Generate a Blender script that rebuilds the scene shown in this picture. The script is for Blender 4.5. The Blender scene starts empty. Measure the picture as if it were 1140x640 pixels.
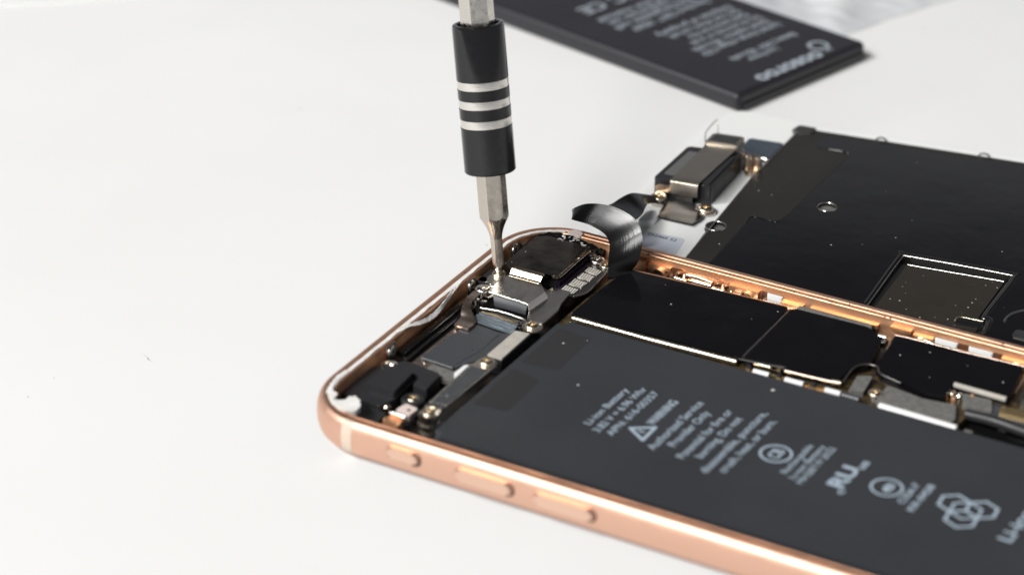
import bpy, bmesh, math, random
from mathutils import Vector, Matrix, Quaternion
from mathutils.geometry import tessellate_polygon
S = 0.001                      # everything below is written in millimetres
R = math.radians
random.seed(7)
scene = bpy.context.scene
COL = scene.collection

# ------------------------------------------------------------------ materials
def mat(name, base, metal=0.0, rough=0.5, spec=0.5, rough_var=0.0, rough_scale=300, bump=0.0, bump_scale=800,
        stretch=(1, 1, 1), col2=None, col_scale=200, dust=0.0, dust_scale=330, dust_col=(0.5, 0.5, 0.48), coat=0.0, aniso=0.0,
        dust_r=0.05):
    m = bpy.data.materials.new(name); m.use_nodes = True
    nt = m.node_tree; N = nt.nodes; L = nt.links
    b = N['Principled BSDF']
    b.inputs['Base Color'].default_value = (*base, 1); b.inputs['Metallic'].default_value = metal
    b.inputs['Roughness'].default_value = rough; b.inputs['Specular IOR Level'].default_value = spec
    b.inputs['Coat Weight'].default_value = coat; b.inputs['Anisotropic'].default_value = aniso
    tc = N.new('ShaderNodeTexCoord'); mp = N.new('ShaderNodeMapping'); mp.inputs['Scale'].default_value = stretch
    L.new(tc.outputs['Object'], mp.inputs['Vector'])
    if rough_var:
        n = N.new('ShaderNodeTexNoise'); n.inputs['Scale'].default_value = rough_scale; n.inputs['Detail'].default_value = 5
        L.new(mp.outputs[0], n.inputs['Vector'])
        r = N.new('ShaderNodeMapRange'); r.inputs['From Min'].default_value = .3; r.inputs['From Max'].default_value = .7
        r.inputs['To Min'].default_value = max(.02, rough - rough_var); r.inputs['To Max'].default_value = min(1, rough + rough_var)
        L.new(n.outputs['Fac'], r.inputs['Value']); L.new(r.outputs[0], b.inputs['Roughness'])
    colsock = None
    if col2:
        n = N.new('ShaderNodeTexNoise'); n.inputs['Scale'].default_value = col_scale; n.inputs['Detail'].default_value = 6
        L.new(mp.outputs[0], n.inputs['Vector'])
        mx = N.new('ShaderNodeMix'); mx.data_type = 'RGBA'
        mx.inputs['A'].default_value = (*base, 1); mx.inputs['B'].default_value = (*col2, 1)
        r = N.new('ShaderNodeMapRange'); r.inputs['From Min'].default_value = .35; r.inputs['From Max'].default_value = .65
        L.new(n.outputs['Fac'], r.inputs['Value']); L.new(r.outputs[0], mx.inputs['Factor'])
        colsock = mx.outputs['Result']; L.new(colsock, b.inputs['Base Color'])
    if dust:
        v = N.new('ShaderNodeTexVoronoi'); v.voronoi_dimensions = '2D'; v.inputs['Scale'].default_value = dust_scale
        L.new(tc.outputs['Object'], v.inputs['Vector'])
        sep = N.new('ShaderNodeSeparateColor'); L.new(v.outputs['Color'], sep.inputs[0])
        # size of each speck from its cell colour, only some cells carry one
        mu = N.new('ShaderNodeMath'); mu.operation = 'MULTIPLY'; mu.inputs[1].default_value = dust_r
        pw = N.new('ShaderNodeMath'); pw.operation = 'POWER'; pw.inputs[1].default_value = 1.8; L.new(sep.outputs[1], pw.inputs[0]); L.new(pw.outputs[0], mu.inputs[0])
        lt = N.new('ShaderNodeMath'); lt.operation = 'LESS_THAN'; L.new(v.outputs['Distance'], lt.inputs[0]); L.new(mu.outputs[0], lt.inputs[1])
        gt = N.new('ShaderNodeMath'); gt.operation = 'LESS_THAN'; L.new(sep.outputs[0], gt.inputs[0]); gt.inputs[1].default_value = dust
        cn = N.new('ShaderNodeTexNoise'); cn.noise_dimensions = '2D'; cn.inputs['Scale'].default_value = dust_scale * .25; L.new(tc.outputs['Object'], cn.inputs['Vector'])
        cr = N.new('ShaderNodeMapRange'); cr.inputs['From Min'].default_value = .42; cr.inputs['From Max'].default_value = .7; cr.inputs['To Min'].default_value = dust * .15; cr.inputs['To Max'].default_value = dust * 2.2
        L.new(cn.outputs['Fac'], cr.inputs['Value']); L.new(cr.outputs[0], gt.inputs[1])
        an = N.new('ShaderNodeMath'); an.operation = 'MULTIPLY'; L.new(lt.outputs[0], an.inputs[0]); L.new(gt.outputs[0], an.inputs[1])
        mx = N.new('ShaderNodeMix'); mx.data_type = 'RGBA'; mx.inputs['A'].default_value = (*base, 1); mx.inputs['B'].default_value = (*dust_col, 1)
        if colsock: L.new(colsock, mx.inputs['A'])
        L.new(an.outputs[0], mx.inputs['Factor']); L.new(mx.outputs['Result'], b.inputs['Base Color'])
        if metal:
            iv = N.new('ShaderNodeMath'); iv.operation = 'MULTIPLY_ADD'; iv.inputs[1].default_value = -metal; iv.inputs[2].default_value = metal
            L.new(an.outputs[0], iv.inputs[0]); L.new(iv.outputs[0], b.inputs['Metallic'])
    if bump:
        n = N.new('ShaderNodeTexNoise'); n.inputs['Scale'].default_value = bump_scale; n.inputs['Detail'].default_value = 4
        L.new(mp.outputs[0], n.inputs['Vector'])
        bp = N.new('ShaderNodeBump'); bp.inputs['Strength'].default_value = bump; bp.inputs['Distance'].default_value = 0.0002
        L.new(n.outputs['Fac'], bp.inputs['Height']); L.new(bp.outputs[0], b.inputs['Normal'])
    return m

M = {}
M['table'] = mat('white_laminate', (.80, .80, .795), 0, .6, .25, rough_var=.08, rough_scale=60, bump=.03, bump_scale=500, dust=.04, dust_scale=150, dust_col=(.42, .40, .37), dust_r=.035, col2=(.775, .775, .765), col_scale=14)
M['paper'] = mat('white_paper', (.80, .80, .79), 0, .7, .2, bump=.05, bump_scale=300)
M['gold'] = mat('rose_gold_anodised', (.80, .50, .37), 1, .47, rough_var=.05, rough_scale=700, bump=.03, bump_scale=5000)
M['copper'] = mat('raw_copper_tone_aluminium', (.84, .47, .27), .85, .42, rough_var=.12, rough_scale=500, bump=.10, bump_scale=1500, stretch=(.3, 1, 1), col2=(.76, .40, .22), col_scale=160)
M['rim'] = mat('machined_rim', (.86, .50, .33), .95, .38, rough_var=.1, rough_scale=900, bump=.12, bump_scale=2500, stretch=(.25, 1, 1), dust=.10, dust_scale=1000, dust_col=(.06, .03, .02), dust_r=.25)
M['gapgold'] = mat('shadow_gap', (.14, .08, .05), .6, .45)  # dark tone stands in for the shade around the buttons
M['pocket_shade'] = mat('brown_pocket_shade', (.16, .07, .035), .5, .5)  # recess shade painted as dark brown, the wall is not cut
M['gold_button_lit'] = mat('lit_rose_gold', (.86, .58, .44), 1, .33, rough_var=.04)  # lighter, smoother copy of the frame gold, so the buttons look lit
M['band'] = mat('antenna_resin', (.62, .50, .40), 0, .4)
M['backglass'] = mat('back_glass', (.45, .30, .24), 0, .15)
M['floor'] = mat('housing_floor', (.012, .011, .011), 0, .5, col2=(.03, .022, .016), col_scale=300)
M['plastic'] = mat('black_plastic', (.020, .020, .022), 0, .42, .5, rough_var=.08, bump=.06, bump_scale=3000, dust=.06, dust_scale=500)
M['gloss'] = mat('gloss_black', (.006, .006, .006), 0, .16, .5)
M['battery'] = mat('battery_wrap', (.034, .0365, .041), 0, .41, .5, rough_var=.06, rough_scale=90, bump=.05, bump_scale=500, dust=.03, dust_scale=260, dust_r=.05, col2=(.029, .031, .035), col_scale=60)
M['battery2'] = mat('spare_battery_wrap', (.020, .019, .024), 0, .42, .5, rough_var=.04, rough_scale=90, bump=.04, bump_scale=500)
M['battery_patch'] = mat('battery_patch', (.026, .025, .027), 0, .55, .45, bump=.05, bump_scale=1200, dust=.04, dust_scale=300, dust_r=.06)
M['ink'] = mat('pale_ink', (.36, .44, .51), 0, .6, .3)
M['shield'] = mat('graphite_tape', (.0055, .0055, .0065), 0, .08, .4, rough_var=.03, rough_scale=160, bump=.25, bump_scale=60, dust=.22, dust_scale=330, dust_r=.05)
M['plate'] = mat('graphite_plate', (.017, .0155, .013), 0, .34, .45, rough_var=.07, rough_scale=140, bump=.04, bump_scale=900, dust=.16, dust_scale=300, dust_r=.05)
M['film'] = mat('black_film', (.006, .006, .0072), 0, .08, .45, rough_var=.02, rough_scale=70, bump=.35, bump_scale=34, dust=.16, dust_scale=260, dust_r=.045)
M['recess'] = mat('brown_recess', (.020, .016, .011), 0, .30, .5, rough_var=.08, rough_scale=200, dust=.4, dust_scale=620, dust_r=.09)
M['steel'] = mat('stainless', (.70, .66, .61), 1, .27, rough_var=.08, rough_scale=500, bump=.05, bump_scale=700, stretch=(1, .35, 1), dust=.10, dust_scale=600, dust_r=.05)
M['steel_edge'] = mat('bright_steel', (.80, .77, .71), 1, .22, rough_var=.06)
M['brass'] = mat('champagne_steel', (.80, .70, .55), 1, .25, rough_var=.08, bump=.05, bump_scale=1200)
M['darkchrome'] = mat('dark_chrome', (.30, .26, .22), 1, .09, rough_var=.04, rough_scale=400, bump=.02, bump_scale=600, dust=.10, dust_scale=520, dust_r=.06)
M['gunmetal'] = mat('gunmetal', (.24, .23, .22), 1, .34, rough_var=.08, bump=.06, bump_scale=900)
M['slate'] = mat('slate_tape', (.050, .053, .058), .0, .34, .5, rough_var=.08, bump=.04, bump_scale=900, dust=.08, dust_scale=480, dust_r=.06)
M['foam'] = mat('grey_foam', (.17, .165, .155), 0, .8, .2, bump=.35, bump_scale=2600, col2=(.12, .115, .11), col_scale=1200)
M['cream'] = mat('cream_pad', (.47, .44, .39), 0, .55, .3, bump=.15, bump_scale=1800, col2=(.40, .375, .33), col_scale=700)
M['white'] = mat('white_plastic', (.80, .80, .79), 0, .4, .4)
M['bezel'] = mat('white_bezel', (.85, .86, .84), 0, .4, .4)
M['glue'] = mat('white_adhesive', (.86, .85, .83), 0, .35, .45, bump=.4, bump_scale=1500, col2=(.74, .71, .67), col_scale=700)
M['pinkplate'] = mat('pink_steel', (.70, .56, .48), 1, .28, rough_var=.1, bump=.08, bump_scale=1500)
M['pinkplastic'] = mat('pale_pink_plastic', (.72, .60, .55), 0, .4)
M['flex'] = mat('flex_film', (.010, .010, .011), 0, .2, .5)
def ribbon_mat():        # satin ribbon with fine ridges running along its length
    m = mat('flex_ribbon', (.006, .006, .0065), 0, .2, .36); nt = m.node_tree; N = nt.nodes; L = nt.links
    tc = N.new('ShaderNodeTexCoord'); mp = N.new('ShaderNodeMapping'); mp.inputs['Scale'].default_value = (26, 2.2, 1); L.new(tc.outputs['UV'], mp.inputs['Vector'])
    n = N.new('ShaderNodeTexNoise'); n.noise_dimensions = '2D'; n.inputs['Scale'].default_value = 1; n.inputs['Detail'].default_value = 3; L.new(mp.outputs[0], n.inputs['Vector'])
    bp = N.new('ShaderNodeBump'); bp.inputs['Strength'].default_value = .09; bp.inputs['Distance'].default_value = .0002; L.new(n.outputs['Fac'], bp.inputs['Height']); L.new(bp.outputs[0], N['Principled BSDF'].inputs['Normal'])
    return m
M['ribbon'] = ribbon_mat()
M['goldpin'] = mat('gold_contacts', (.86, .62, .30), 1, .3, bump=.3, bump_scale=3000, stretch=(3, .2, 1))
M['bluesteel'] = mat('ribbed_ribbon', (.30, .35, .39), .75, .2, rough_var=.1, bump=.12, bump_scale=1500, stretch=(.2, 2.5, 1))
M['glassgrey'] = mat('lens_glass', (.22, .22, .21), .5, .3, rough_var=.08)
M['tan'] = mat('tan_steel', (.60, .48, .37), 1, .3, rough_var=.08, bump=.06, bump_scale=900)
M['bronze'] = mat('bronze_strap', (.60, .55, .48), 1, .36, rough_var=.08, bump=.06, bump_scale=900)
M['sticker'] = mat('pale_blue_sticker', (.62, .66, .74), 0, .4, .3)
M['ink2'] = mat('pale_ink_spare', (.32, .36, .40), 0, .6, .3)
M['darkink'] = mat('dark_ink', (.09, .09, .10), 0, .6)
M['pcb'] = mat('dark_board', (.022, .016, .012), 0, .4, col2=(.08, .055, .02), col_scale=900)
M['chrome'] = mat('satin_chrome', (.60, .55, .48), 1, .24, rough_var=.08, rough_scale=900, bump=.03, bump_scale=1500)
M['chrome_worn'] = mat('worn_chrome', (.66, .63, .58), 1, .26, rough_var=.14, rough_scale=1200, bump=.12, bump_scale=1800)
M['sleeve'] = mat('black_anodised', (.05, .05, .051), .95, .17, .5, rough_var=.04, rough_scale=900)
M['ring'] = mat('turned_ring', (.78, .75, .70), 1, .22, bump=.08, bump_scale=3000, stretch=(.3, .3, 3))
M['wrap'] = mat('frosted_wrap', (.80, .80, .80), 0, .4, .5, col2=(.50, .515, .54), col_scale=38)
M['bluegrey'] = mat('blue_grey_steel', (.20, .25, .31), .9, .25, rough_var=.08)
M['purple'] = mat('purple_film', (.02, .012, .03), 0, .25)
M['hair'] = mat('lint', (.30, .29, .28), 0, .8)

def mesh_mat():          # fine woven metal mesh
    m = mat('woven_mesh', (.5, .46, .40), 1, .35)
    nt = m.node_tree; N = nt.nodes; L = nt.links; b = N['Principled BSDF']
    tc = N.new('ShaderNodeTexCoord'); mp = N.new('ShaderNodeMapping'); mp.inputs['Rotation'].default_value = (0, 0, R(40)); mp.inputs['Scale'].default_value = (3400, 3400, 3400)
    L.new(tc.outputs['Object'], mp.inputs['Vector'])
    ck = N.new('ShaderNodeTexChecker'); ck.inputs['Scale'].default_value = 1; ck.inputs['Color1'].default_value = (.90, .86, .78, 1); ck.inputs['Color2'].default_value = (.10, .085, .07, 1)
    L.new(mp.outputs[0], ck.inputs['Vector']); L.new(ck.outputs['Color'], b.inputs['Base Color'])
    b.inputs['Metallic'].default_value = .25; b.inputs['Roughness'].default_value = .4
    return m
M['mesh'] = mesh_mat()

# ------------------------------------------------------------------ geometry helpers (mm)
def finish(name, bm, material, parent=None, angle=38, mats=None):
    bmesh.ops.remove_doubles(bm, verts=bm.verts, dist=1e-5)
    bmesh.ops.recalc_face_normals(bm, faces=bm.faces)
    for f in bm.faces: f.smooth = True
    a = R(angle)
    for e in bm.edges:
        e.smooth = not (len(e.link_faces) != 2 or e.calc_face_angle(0) > a)
    bm.transform(Matrix.Scale(S, 4))
    me = bpy.data.meshes.new(name); bm.to_mesh(me); bm.free()
    for mm in (mats or [material]): me.materials.append(mm)
    o = bpy.data.objects.new(name, me); COL.objects.link(o)
    hang(o, parent)
    return o

def level(o):          # keeps the big flat faces optically flat beside their rounded edges
    w = o.modifiers.new('flat_normals', 'WEIGHTED_NORMAL'); w.keep_sharp = True; w.weight = 90
    return o

def hang(o, parent):
    if parent is not None:
        o.parent = parent
        if parent.type == 'EMPTY': o.location = -parent.location

def thing(name, label, cat, loc=(0, 0, 0), group=None):
    o = bpy.data.objects.new(name, None); COL.objects.link(o)
    o.location = Vector(loc) * S; o.empty_display_size = .005
    o['label'] = label; o['category'] = cat
    if group: o['group'] = group
    return o

def tag(o, label, cat):
    o['label'] = label; o['category'] = cat; return o

def add_prism(bm, pts, z0, z1, bev=0.0, seg=2, top_only=True, holes=()):
    """extruded outline; optional rounded edges; holes are cut right through"""
    n0 = set(bm.verts)
    if holes:
        loops = [[Vector((x, y, 0)) for x, y in lp] for lp in (pts, *holes)]
        flat = [p for lp in loops for p in lp]
        tris = tessellate_polygon(loops)
        for z in (z0, z1):
            vs = [bm.verts.new((p.x, p.y, z)) for p in flat]
            for t in tris:
                try: bm.faces.new([vs[i] for i in t])
                except ValueError: pass
        for lp in loops:
            lo = [bm.verts.new((p.x, p.y, z0)) for p in lp]; hi = [bm.verts.new((p.x, p.y, z1)) for p in lp]
            k = len(lp)
            for i in range(k): bm.faces.new((lo[i], lo[(i + 1) % k], hi[(i + 1) % k], hi[i]))
        return
    a = sum(p[0] * q[1] - q[0] * p[1] for p, q in zip(pts, pts[1:] + pts[:1]))
    if a < 0: pts = pts[::-1]
    lo = [bm.verts.new((x, y, z0)) for x, y in pts]; hi = [bm.verts.new((x, y, z1)) for x, y in pts]
    k = len(pts)
    bm.faces.new(lo[::-1]); top = bm.faces.new(hi)
    for i in range(k): bm.faces.new((lo[i], lo[(i + 1) % k], hi[(i + 1) % k], hi[i]))
    if bev:
        es = list(top.edges)
        if not top_only:
            es = list({e for v in lo + hi for e in v.link_edges})
        bmesh.ops.bevel(bm, geom=es, offset=bev, segments=seg, profile=.5, affect='EDGES', clamp_overlap=True)

def prism(name, pts, z0, z1, m, parent, bev=0.06, seg=2, top_only=True, holes=()):
    bm = bmesh.new(); add_prism(bm, pts, z0, z1, bev, seg, top_only, holes)
    return level(finish(name, bm, M[m], parent))

def rect(x0, x1, y0, y1, r=0, n=5):
    if r <= 0: return [(x0, y0), (x1, y0), (x1, y1), (x0, y1)]
    out = []
    for cx, cy, a in ((x1 - r, y0 + r, -90), (x1 - r, y1 - r, 0), (x0 + r, y1 - r, 90), (x0 + r, y0 + r, 180)):
        for i in range(n + 1):
            t = R(a + 90 * i / n); out.append((cx + r * math.cos(t), cy + r * math.sin(t)))
    return out

def round_poly(pts, r, n=4):
    """round every corner of an outline"""
    out = []; k = len(pts)
    for i in range(k):
        p0, p, p1 = Vector(pts[i - 1]), Vector(pts[i]), Vector(pts[(i + 1) % k])
        d0 = (p0 - p); d1 = (p1 - p); q = min(r, d0.length * .45, d1.length * .45)
        a = p + d0.normalized() * q; b = p + d1.normalized() * q
        for j in range(n + 1):
            t = j / n; v = a * (1 - t) ** 2 + p * 2 * t * (1 - t) + b * t * t
            out.append((v.x, v.y))
    return out

def circle(cx, cy, r, n=24): return [(cx + r * math.cos(2 * math.pi * i / n), cy + r * math.sin(2 * math.pi * i / n)) for i in range(n)]

def add_lathe(bm, prof, n=32, mx=None, rad=None, cap=True):
    """prof: (radius, z); rad(theta, r, z) may modulate the radius"""
    rings = []
    for r, z in prof:
        ring = []
        for i in range(n):
            t = 2 * math.pi * i / n; rr = rad(t, r, z) if rad else r
            v = Vector((rr * math.cos(t), rr * math.sin(t), z)); ring.append(bm.verts.new(mx @ v if mx else v))
        rings.append(ring)
    for a, b in zip(rings, rings[1:]):
        for i in range(n): bm.faces.new((a[i], a[(i + 1) % n], b[(i + 1) % n], b[i]))
    if cap:
        bm.faces.new(rings[0][::-1]); bm.faces.new(rings[-1])

def catmull(P, n=8):
    P = [Vector(p) for p in P]; Q = [P[0] * 2 - P[1]] + P + [P[-1] * 2 - P[-2]]; out = []
    for i in range(1, len(Q) - 2):
        a, b, c, d = Q[i - 1:i + 3]
        for j in range(n):
            t = j / n
            out.append(.5 * ((2 * b) + (c - a) * t + (2 * a - 5 * b + 4 * c - d) * t * t + (3 * b - a - 3 * c + d) * t ** 3))
    out.append(P[-1]); return out

def add_tube(bm, pts, r, n=10, flat=1.0):
    pts = [Vector(p) for p in pts]; rings = []; k = len(pts)
    for i, p in enumerate(pts):
        d = (pts[min(i + 1, k - 1)] - pts[max(i - 1, 0)]).normalized()
        u = d.cross(Vector((0, 0, 1)));  u = u.normalized() if u.length > 1e-4 else Vector((1, 0, 0)); w = u.cross(d)
        rr = r(i / (k - 1)) if callable(r) else r
        rings.append([bm.verts.new(p + u * math.cos(2 * math.pi * j / n) * rr + w * math.sin(2 * math.pi * j / n) * rr * flat) for j in range(n)])
    for a, b in zip(rings, rings[1:]):
        for j in range(n): bm.faces.new((a[j], a[(j + 1) % n], b[(j + 1) % n], b[j]))
    bm.faces.new(rings[0][::-1]); bm.faces.new(rings[-1])

def tube(name, pts, r, m, parent, n=10, flat=1.0):
    bm = bmesh.new(); add_tube(bm, pts, r, n, flat); return finish(name, bm, M[m], parent)

def add_sheet(bm, A, B, th, n=6, cross=8, bow=0.0, uv=False):
    """ribbon between two edge curves, th thick"""
    A = catmull(A, n); B = catmull(B, n); k = len(A); top = []
    for i in range(k):
        row = []
        for j in range(cross + 1):
            t = j / cross; row.append(A[i].lerp(B[i], t))
        top.append(row)
    nor = []
    for i in range(k):
        r = []
        for j in range(cross + 1):
            du = top[min(i + 1, k - 1)][j] - top[max(i - 1, 0)][j]; dv = top[i][min(j + 1, cross)] - top[i][max(j - 1, 0)]
            nn = du.cross(dv); r.append(nn.normalized() if nn.length > 1e-9 else Vector((0, 0, 1)))
        nor.append(r)
    va = [[bm.verts.new(top[i][j] + nor[i][j] * (th / 2 + bow * math.sin(math.pi * j / cross))) for j in range(cross + 1)] for i in range(k)]
    vb = [[bm.verts.new(top[i][j] - nor[i][j] * (th / 2 - bow * math.sin(math.pi * j / cross))) for j in range(cross + 1)] for i in range(k)]
    for i in range(k - 1):
        for j in range(cross):
            bm.faces.new((va[i][j], va[i + 1][j], va[i + 1][j + 1], va[i][j + 1])); bm.faces.new((vb[i][j], vb[i][j + 1], vb[i + 1][j + 1], vb[i + 1][j]))
        bm.faces.new((va[i][0], vb[i][0], vb[i + 1][0], va[i + 1][0])); bm.faces.new((va[i][cross], va[i + 1][cross], vb[i + 1][cross], vb[i][cross]))
    for j in range(cross):
        bm.faces.new((va[0][j], va[0][j + 1], vb[0][j + 1], vb[0][j])); bm.faces.new((va[-1][j], vb[-1][j], vb[-1][j + 1], va[-1][j + 1]))
    if uv:
        lay = bm.loops.layers.uv.new('UVMap'); at = {}
        for i in range(k):
            for j in range(cross + 1): at[va[i][j]] = at[vb[i][j]] = (j / cross, i / (k - 1))
        for f in bm.faces:
            for lp in f.loops: lp[lay].uv = at[lp.vert]

def add_text(bm, body, p, u, length, height, z, th=0.012, bold=False, font_space=1.0):
    """one line of lettering: starts at p, runs along u (2-D), fitted to length x height (mm)"""
    cu = bpy.data.curves.new('t', 'FONT'); cu.body = body; cu.size = 1; cu.space_character = font_space
    cu.offset = {False: .006, True: .022}.get(bold, bold)
    to = bpy.data.objects.new('t', cu); COL.objects.link(to)
    me = bpy.data.meshes.new_from_object(to.evaluated_get(bpy.context.evaluated_depsgraph_get()))
    bpy.data.objects.remove(to); bpy.data.curves.remove(cu)
    xs = [v.co.x for v in me.vertices]; x0, x1 = min(xs), max(xs)
    sx = length / (x1 - x0); sy = height / .70
    u = Vector(u).normalized(); w = Vector((-u.y, u.x))
    base = len(bm.verts); bm.verts.ensure_lookup_table()
    vs = []
    for v in me.vertices:
        q = Vector(p) + u * (v.co.x - x0) * sx + w * v.co.y * sy
        vs.append(bm.verts.new((q.x, q.y, z + th)))
    for f in me.polygons:
        try: bm.faces.new([vs[i] for i in f.vertices])
        except ValueError: pass
    bpy.data.meshes.remove(me)

def add_ring(bm, cx, cy, r0, r1, z, sx=1.0, n=40):
    a = [bm.verts.new((cx + r0 * math.cos(2 * math.pi * i / n) * sx, cy + r0 * math.sin(2 * math.pi * i / n), z)) for i in range(n)]
    b = [bm.verts.new((cx + r1 * math.cos(2 * math.pi * i / n) * sx, cy + r1 * math.sin(2 * math.pi * i / n), z)) for i in range(n)]
    for i in range(n): bm.faces.new((a[i], a[(i + 1) % n], b[(i + 1) % n], b[i]))

def add_stroke(bm, pts, w, z, closed=False):
    pts = [Vector(p) for p in pts]; k = len(pts); segs = [(pts[i], pts[(i + 1) % k]) for i in range(k if closed else k - 1)]
    for a, b in segs:
        d = (b - a).normalized(); nrm = Vector((-d.y, d.x)) * w / 2; e = d * w * .4
        bm.faces.new([bm.verts.new((q.x, q.y, z)) for q in (a - e + nrm, a - e - nrm, b + e - nrm, b + e + nrm)])
        z += .0015

# a cross-recess pan-head screw, head radius 1 mm, resting on z = 0
def screw_mesh(m):
    bm = bmesh.new(); n = 48
    def rad(t, r, z):
        return r
    prof = [(.97, 0), (1.0, .06), (1.0, .2), (.93, .34), (.78, .42), (.62, .455)]
    add_lathe(bm, prof, n, cap=False)
    # recess: star shaped wall and floor
    def star(r): return lambda t, rr, z: rr * (1 + .33 * math.cos(4 * t) ** 3)
    ring = [bm.verts.new((.62 * math.cos(2 * math.pi * i / n), .62 * math.sin(2 * math.pi * i / n), .455)) for i in range(n)]
    def srow(r, z): return [bm.verts.new((r * (1 + .38 * math.cos(4 * 2 * math.pi * i / n)) * math.cos(2 * math.pi * i / n), r * (1 + .38 * math.cos(4 * 2 * math.pi * i / n)) * math.sin(2 * math.pi * i / n), z)) for i in range(n)]
    rows = [ring, srow(.40, .47), srow(.36, .15)]
    for a, b in zip(rows, rows[1:]):
        for i in range(n): bm.faces.new((a[i], a[(i + 1) % n], b[(i + 1) % n], b[i]))
    bm.faces.new(rows[-1])
    o = finish('screw', bm, M[m]); me = o.data; bpy.data.objects.remove(o); return me
SCREW = {k: screw_mesh(k) for k in ('steel_edge', 'brass')}
def screw(parent, x, y, z, r=.9, m='brass', normal=None, spin=.3):
    o = bpy.data.objects.new('screw', SCREW[m]); COL.objects.link(o); o.parent = parent
    off = -parent.location if parent.type == 'EMPTY' else Vector((0, 0, 0))
    o.location = Vector((x, y, z)) * S + off; o.scale = (r, r, r)
    q = Quaternion((0, 0, 1), spin)
    if normal: q = Vector((0, 0, 1)).rotation_difference(Vector(normal)) @ q
    o.rotation_mode = 'QUATERNION'; o.rotation_quaternion = q
    return o

# ------------------------------------------------------------------ table
bm = bmesh.new()
bmesh.ops.create_grid(bm, x_segments=2, y_segments=2, size=900, matrix=Matrix.Translation((60, 150, 0)))
tb = finish('table_surface', bm, M['table']); tb['kind'] = 'structure'

# ================================================================== THE OPENED PHONE
phone = thing('phone_housing', 'opened rose gold phone housing with its screen removed, black battery and boards exposed', 'phone', (68, 34, 0))
X0, X1, Y0, Y1, RC = -0.45, 137.9, 0.3, 67.55, 10.4
def rr_path(inset, nc=28, ns=40):
    x0, x1, y0, y1, r = X0 + inset, X1 - inset, Y0 + (inset if inset < 1 else 1 + (inset - 1) * .75), Y1 - inset, RC - inset
    out = []
    cs = ((x0 + r, y0 + r, 180), (x1 - r, y0 + r, 270), (x1 - r, y1 - r, 0), (x0 + r, y1 - r, 90))
    for i, (cx, cy, a) in enumerate(cs):
        for j in range(nc + 1):
            t = R(a + 90 * j / nc); out.append((cx + r * math.cos(t), cy + r * math.sin(t)))
        nx, ny, na = cs[(i + 1) % 4]; e = out[-1]; t = R(na); s = (nx + r * math.cos(t), ny + r * math.sin(t))
        for j in range(1, ns): out.append((e[0] + (s[0] - e[0]) * j / ns, e[1] + (s[1] - e[1]) * j / ns))
    return out
def sweep(prof, closed=False, keep=None, push=0):
    bm = bmesh.new(); rows = []
    for ins, z in prof: rows.append([bm.verts.new((x, y, z)) for x, y in rr_path(ins - push)])
    k = len(rows[0]); mid = rr_path(1.0)
    prs = list(zip(rows, rows[1:])) + ([(rows[-1], rows[0])] if closed else [])
    for a, b in prs:
        for i in range(k):
            j = (i + 1) % k
            if keep and not (keep(*mid[i]) and keep(*mid[j])): continue
            bm.faces.new((a[i], a[j], b[j], b[i]))
    loose = [v for v in bm.verts if not v.link_faces]
    for v in loose: bm.verts.remove(v)
    return bm
OUTER = [(2.4, .5), (1.5, .55), (.75, .85), (.3, 1.4), (.07, 2.2), (0, 3.0), (0, 3.7), (.08, 4.5), (.3, 5.2), (.6, 5.65), (.9, 5.88), (1.05, 5.93)]
frame = finish('frame', sweep(OUTER), M['gold'], phone)
RIM = [(1.05, 5.93), (1.15, 5.95), (1.75, 5.95), (1.82, 5.82), (2.45, 5.82), (2.52, 5.92), (2.75, 5.92), (2.82, 5.8)]
finish('rim', sweep(RIM), M['rim'], frame)
INNER = [(2.82, 5.8), (2.86, 5.0), (2.9, 4.9), (3.0, 1.2)]
finish('inner_wall', sweep(INNER), M['copper'], frame)
finish('antenna_band', sweep(OUTER[1:] + [(1.3, 5.95)], keep=lambda x, y: 8.0 < x < 10.3 and y < 20, push=.025), M['band'], frame)
prism('back_glass', [p for p in rr_path(1.6)], 0.03, .6, 'backglass', phone, bev=0)
prism('midplate', [p for p in rr_path(2.6)], 0.7, 1.6, 'floor', phone, bev=0)

# side buttons (pill shapes standing on the long side)
def side_pill(name, x0, x1, zc, h, y0, y1, m, parent, bev=.25):
    bm = bmesh.new(); add_prism(bm, rect(x0, x1, zc - h / 2, zc + h / 2, h * .48), 0, y1 - y0, bev, 3)
    bm.transform(Matrix.Translation((0, y1, 0)) @ Matrix.Rotation(R(90), 4, 'X'))
    return level(finish(name, bm, M[m], parent))
slot = side_pill('switch_slot', 15.6, 21.25, 3.52, 2.1, .27, .5, 'gapgold', frame, bev=.05)
side_pill('mute_switch', 15.75, 20.9, 3.8, 1.8, -.28, .6, 'gold_button_lit', phone, bev=.55)
side_pill('volume_button', 26.6, 35.5, 3.65, 1.9, -.32, .6, 'gold_button_lit', phone, bev=.55)
side_pill('volume_button', 38.7, 47.9, 3.65, 1.9, -.32, .6, 'gold_button_lit', phone, bev=.55)
for a, b in ((26.45, 35.8), (38.55, 48.2)): side_pill('button_gap', a, b, 3.42, 2.1, .27, .5, 'gapgold', frame, bev=.05)  # dark pills in place of the shaded gaps

# white adhesive in the groove of the top rim and over the near corner
def groove_strip(p0, p1):
    pth = rr_path(1.72); sel = []
    lo = min(range(len(pth)), key=lambda i: (pth[i][0] - p0[0]) ** 2 + (pth[i][1] - p0[1]) ** 2)
    hi = min(range(len(pth)), key=lambda i: (pth[i][0] - p1[0]) ** 2 + (pth[i][1] - p1[1]) ** 2)
    return pth, lo, hi
bm = bmesh.new(); pth = rr_path(0); k = len(pth)
outer_w, inner_w = rr_path(1.84), rr_path(2.46)
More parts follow.
